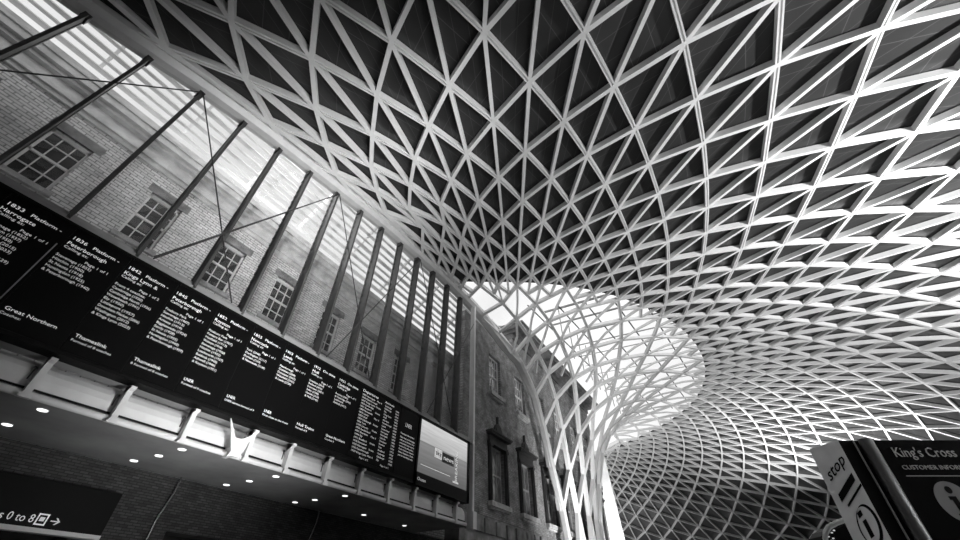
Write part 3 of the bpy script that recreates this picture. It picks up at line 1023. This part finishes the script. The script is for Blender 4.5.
bm = B(); kprism(bm, [(4.43, 5.02), (4.86, 5.02), (7.6, 5.02), (7.6, 6.4), (5.3, 6.4), (4.34, 5.36)]); obj('body', bm, M['black'], kio)
bm = B(); kprism(bm, [(4.42, 4.995), (4.425, 5.03), (4.30, 5.36), (4.285, 5.345)]); side = obj('corner_panel', bm, M['panel_grey'], kio)
bm = B(); kprism(bm, [(4.66 + .085 + .085 * math.cos(a), 4.995 - .075 * math.sin(a)) for a in [math.pi * k / 10 for k in range(11)]]); obj('rounded_column', bm, M['kchrome'] if 'kchrome' in M else M['chrome'], kio, smooth=True)
for r in (4.60, 4.838):
    bm = B(); kprism(bm, [(r - .006, 4.985), (r + .006, 4.985), (r + .006, 5.0), (r - .006, 5.0)]); obj('trim_strip', bm, M['paint_dim'], kio)
bm = B(); kprism(bm, [(4.845, 4.998), (7.6, 4.998), (7.6, 5.02), (4.845, 5.02)], -.6, 1.67); sgp = obj('sign_panel', bm, M['screen'], kio)


def ktext(bm, s, size, r, h, z, width):
    o_ = K(r, h, z)
    Mx = Matrix.Translation(o_) @ Matrix((( RX.x, 0.055 * RX.x, -HX.x, 0), (RX.y, 0.055 * RX.y, -HX.y, 0), (0, 1, 0, 0), (0, 0, 0, 1)))
    add_text(bm, s, size, Mx, width, .003)


bm = B()
ktext(bm, "King's Cross", .155, 5.00, 4.99, 1.475, .74)
ktext(bm, 'CUSTOMER INFORMATION', .068, 5.00, 4.99, 1.335, .98)
ktext(bm, 'Welcome', .12, 5.93, 4.99, 1.56, .6)
v_ = [K(4.99, 4.99, 1.262), K(6.6, 4.99, 1.262), K(6.6, 4.99, 1.270), K(4.99, 4.99, 1.270)]
prism(bm, v_, HX * .004)
obj('lettering', bm, M['kled'] if 'kled' in M else M['paint'], sgp)
bm = B()
cr, cz, rad = 5.375, 1.005, .205
prism(bm, [K(cr + rad * math.cos(a), 4.992, cz + rad * math.sin(a)) for a in [2 * math.pi * k / 36 for k in range(36)]], HX * .004)
badge = obj('information_badge', bm, M['paint_dim'], sgp)
bm = B()
prism(bm, [K(cr - .005 + .038 * math.cos(a), 4.988, cz + .115 + .038 * math.sin(a)) for a in [2 * math.pi * k / 20 for k in range(20)]], HX * .004)
for a, b, c, d in ((-.055, .03, .015, .05), (-.03, .03, -.13, .05), (-.065, .065, -.15, -.12)):
    prism(bm, [K(cr + a, 4.988, cz + c), K(cr + b, 4.988, cz + c), K(cr + b, 4.988, cz + d), K(cr + a, 4.988, cz + d)], HX * .004)
obj('letter', bm, M['black'], badge)
# dark marks on the metal corner panel
u0 = (RX * 4.285 + HX * 5.345); u1 = (RX * 4.42 + HX * 4.995)
ud = (u1 - u0).normalized(); un = Vector((ud.y, -ud.x, 0))
if un.dot(-u0) < 0: un = -un
ul = (u1 - u0).length


def P_(a, z): return u0 + ud * (a * ul) + un * .006 + RX * (-.055 * (1.673 - z)) + Vector((0, 0, EYE + z))


bm = B()
Mx = Matrix.Translation(P_(.18, 1.27)) @ Matrix(((ud.x, 0.055 * RX.x, un.x, 0), (ud.y, .055 * RX.y, un.y, 0), (.55, 1, 0, 0), (0, 0, 0, 1)))
add_text(bm, 'stop', .19, Mx, .27, .003)
prism(bm, [P_(.22, 1.05), P_(.90, 1.23), P_(.90, 1.31), P_(.22, 1.13)], un * .003)
prism(bm, [P_(.34, .99), P_(1.0, 1.165), P_(1.0, 1.19), P_(.34, 1.015)], un * .003)
obj('dark_marks', bm, M['black'], side)
bm = B()
ring_ = [(.66 + .30 * math.cos(a), .80 + .19 * math.sin(a) + .05 * math.cos(a)) for a in [2 * math.pi * k / 30 for k in range(30)]]
inner = [(.60 + .28 * math.cos(a), .80 + .17 * math.sin(a) + .05 * math.cos(a)) for a in [2 * math.pi * k / 30 for k in range(30)]]
va = [bm.verts.new(P_(a, z)) for a, z in ring_]; vb = [bm.verts.new(P_(a, z)) for a, z in inner]
for k in range(30): bm.faces.new((va[k], va[(k + 1) % 30], vb[(k + 1) % 30], vb[k]))
prism(bm, [P_(.52, .68), P_(.64, .70), P_(.64, .86), P_(.52, .84)], un * .003)
prism(bm, [P_(.48, .87), P_(.62, .90), P_(.62, .95), P_(.48, .92)], un * .003)
obj('round_emblem', bm, M['black'], side)

# lamp pod with a curved metal rim behind the kiosk
pod = empty('lamp_pod', RX * 5.6 + HX * 7.2, 'dark pod with curved bright metal rim behind the black kiosk', 'lamp')
def Q(r, h, z): return RX * r + HX * h + Vector((0, 0, EYE + z))
rim_ = [Q(6.3, 7.2, 1.30), Q(5.9, 7.1, 1.24), Q(5.6, 7.03, 1.165), Q(5.42, 7.0, 1.12), Q(5.28, 7.0, 1.07), Q(5.19, 7.0, 1.00), Q(5.15, 7.02, .92), Q(5.16, 7.05, .80), Q(5.18, 7.1, .6)]
bm = B(); tube(bm, rim_, .035, 10); obj('rim', bm, M['slat'], pod, smooth=True)
bm = B()
prism(bm, [p + HX * .03 - Vector((0, 0, .03)) for p in rim_] + [Q(5.3, 7.2, -EYE), Q(6.3, 7.2, -EYE)], HX * .4)
obj('housing', bm, M['black'], pod)
for r, z in ((5.30, 1.0), (5.22, .95), (5.35, 1.03), (5.28, .93), (5.24, .90)):
    b_ = B(); prism(b_, [Q(r + .016 * math.cos(a), 7.02, z + .010 * math.sin(a)) for a in [2 * math.pi * k / 12 for k in range(12)]], HX * .01)
    obj('lamp_lens', b_, M['led_big'], pod)

# white sun louvres and dark service rails standing on the canopy beyond its glazed throat
for k in range(9):
    y = 26.0 + 2.2 * k
    lv = B()
    prism(lv, [W(-9.5, y, 19.6), W(-9.5, y + .8, 20.0), W(-9.5, y + .8, 20.06), W(-9.5, y, 19.66)], (14 * S, 0, -1.0))
    for x in (-8, 2):
        gbox(lv, (x - .03, y + .1, 15.9), (x + .03, y + .2, 19.4))
    obj('sun_louvre', lv, M['roof_lead'], canopy)
for k in range(7):
    rl = B(); x = -9.0 + 1.9 * k
    tube(rl, [W(x, 22 + k, 17.6), W(x + 1.5, 50, 18.6)], .07, 6)
    obj('service_rail', rl, M['dark_steel'], canopy)
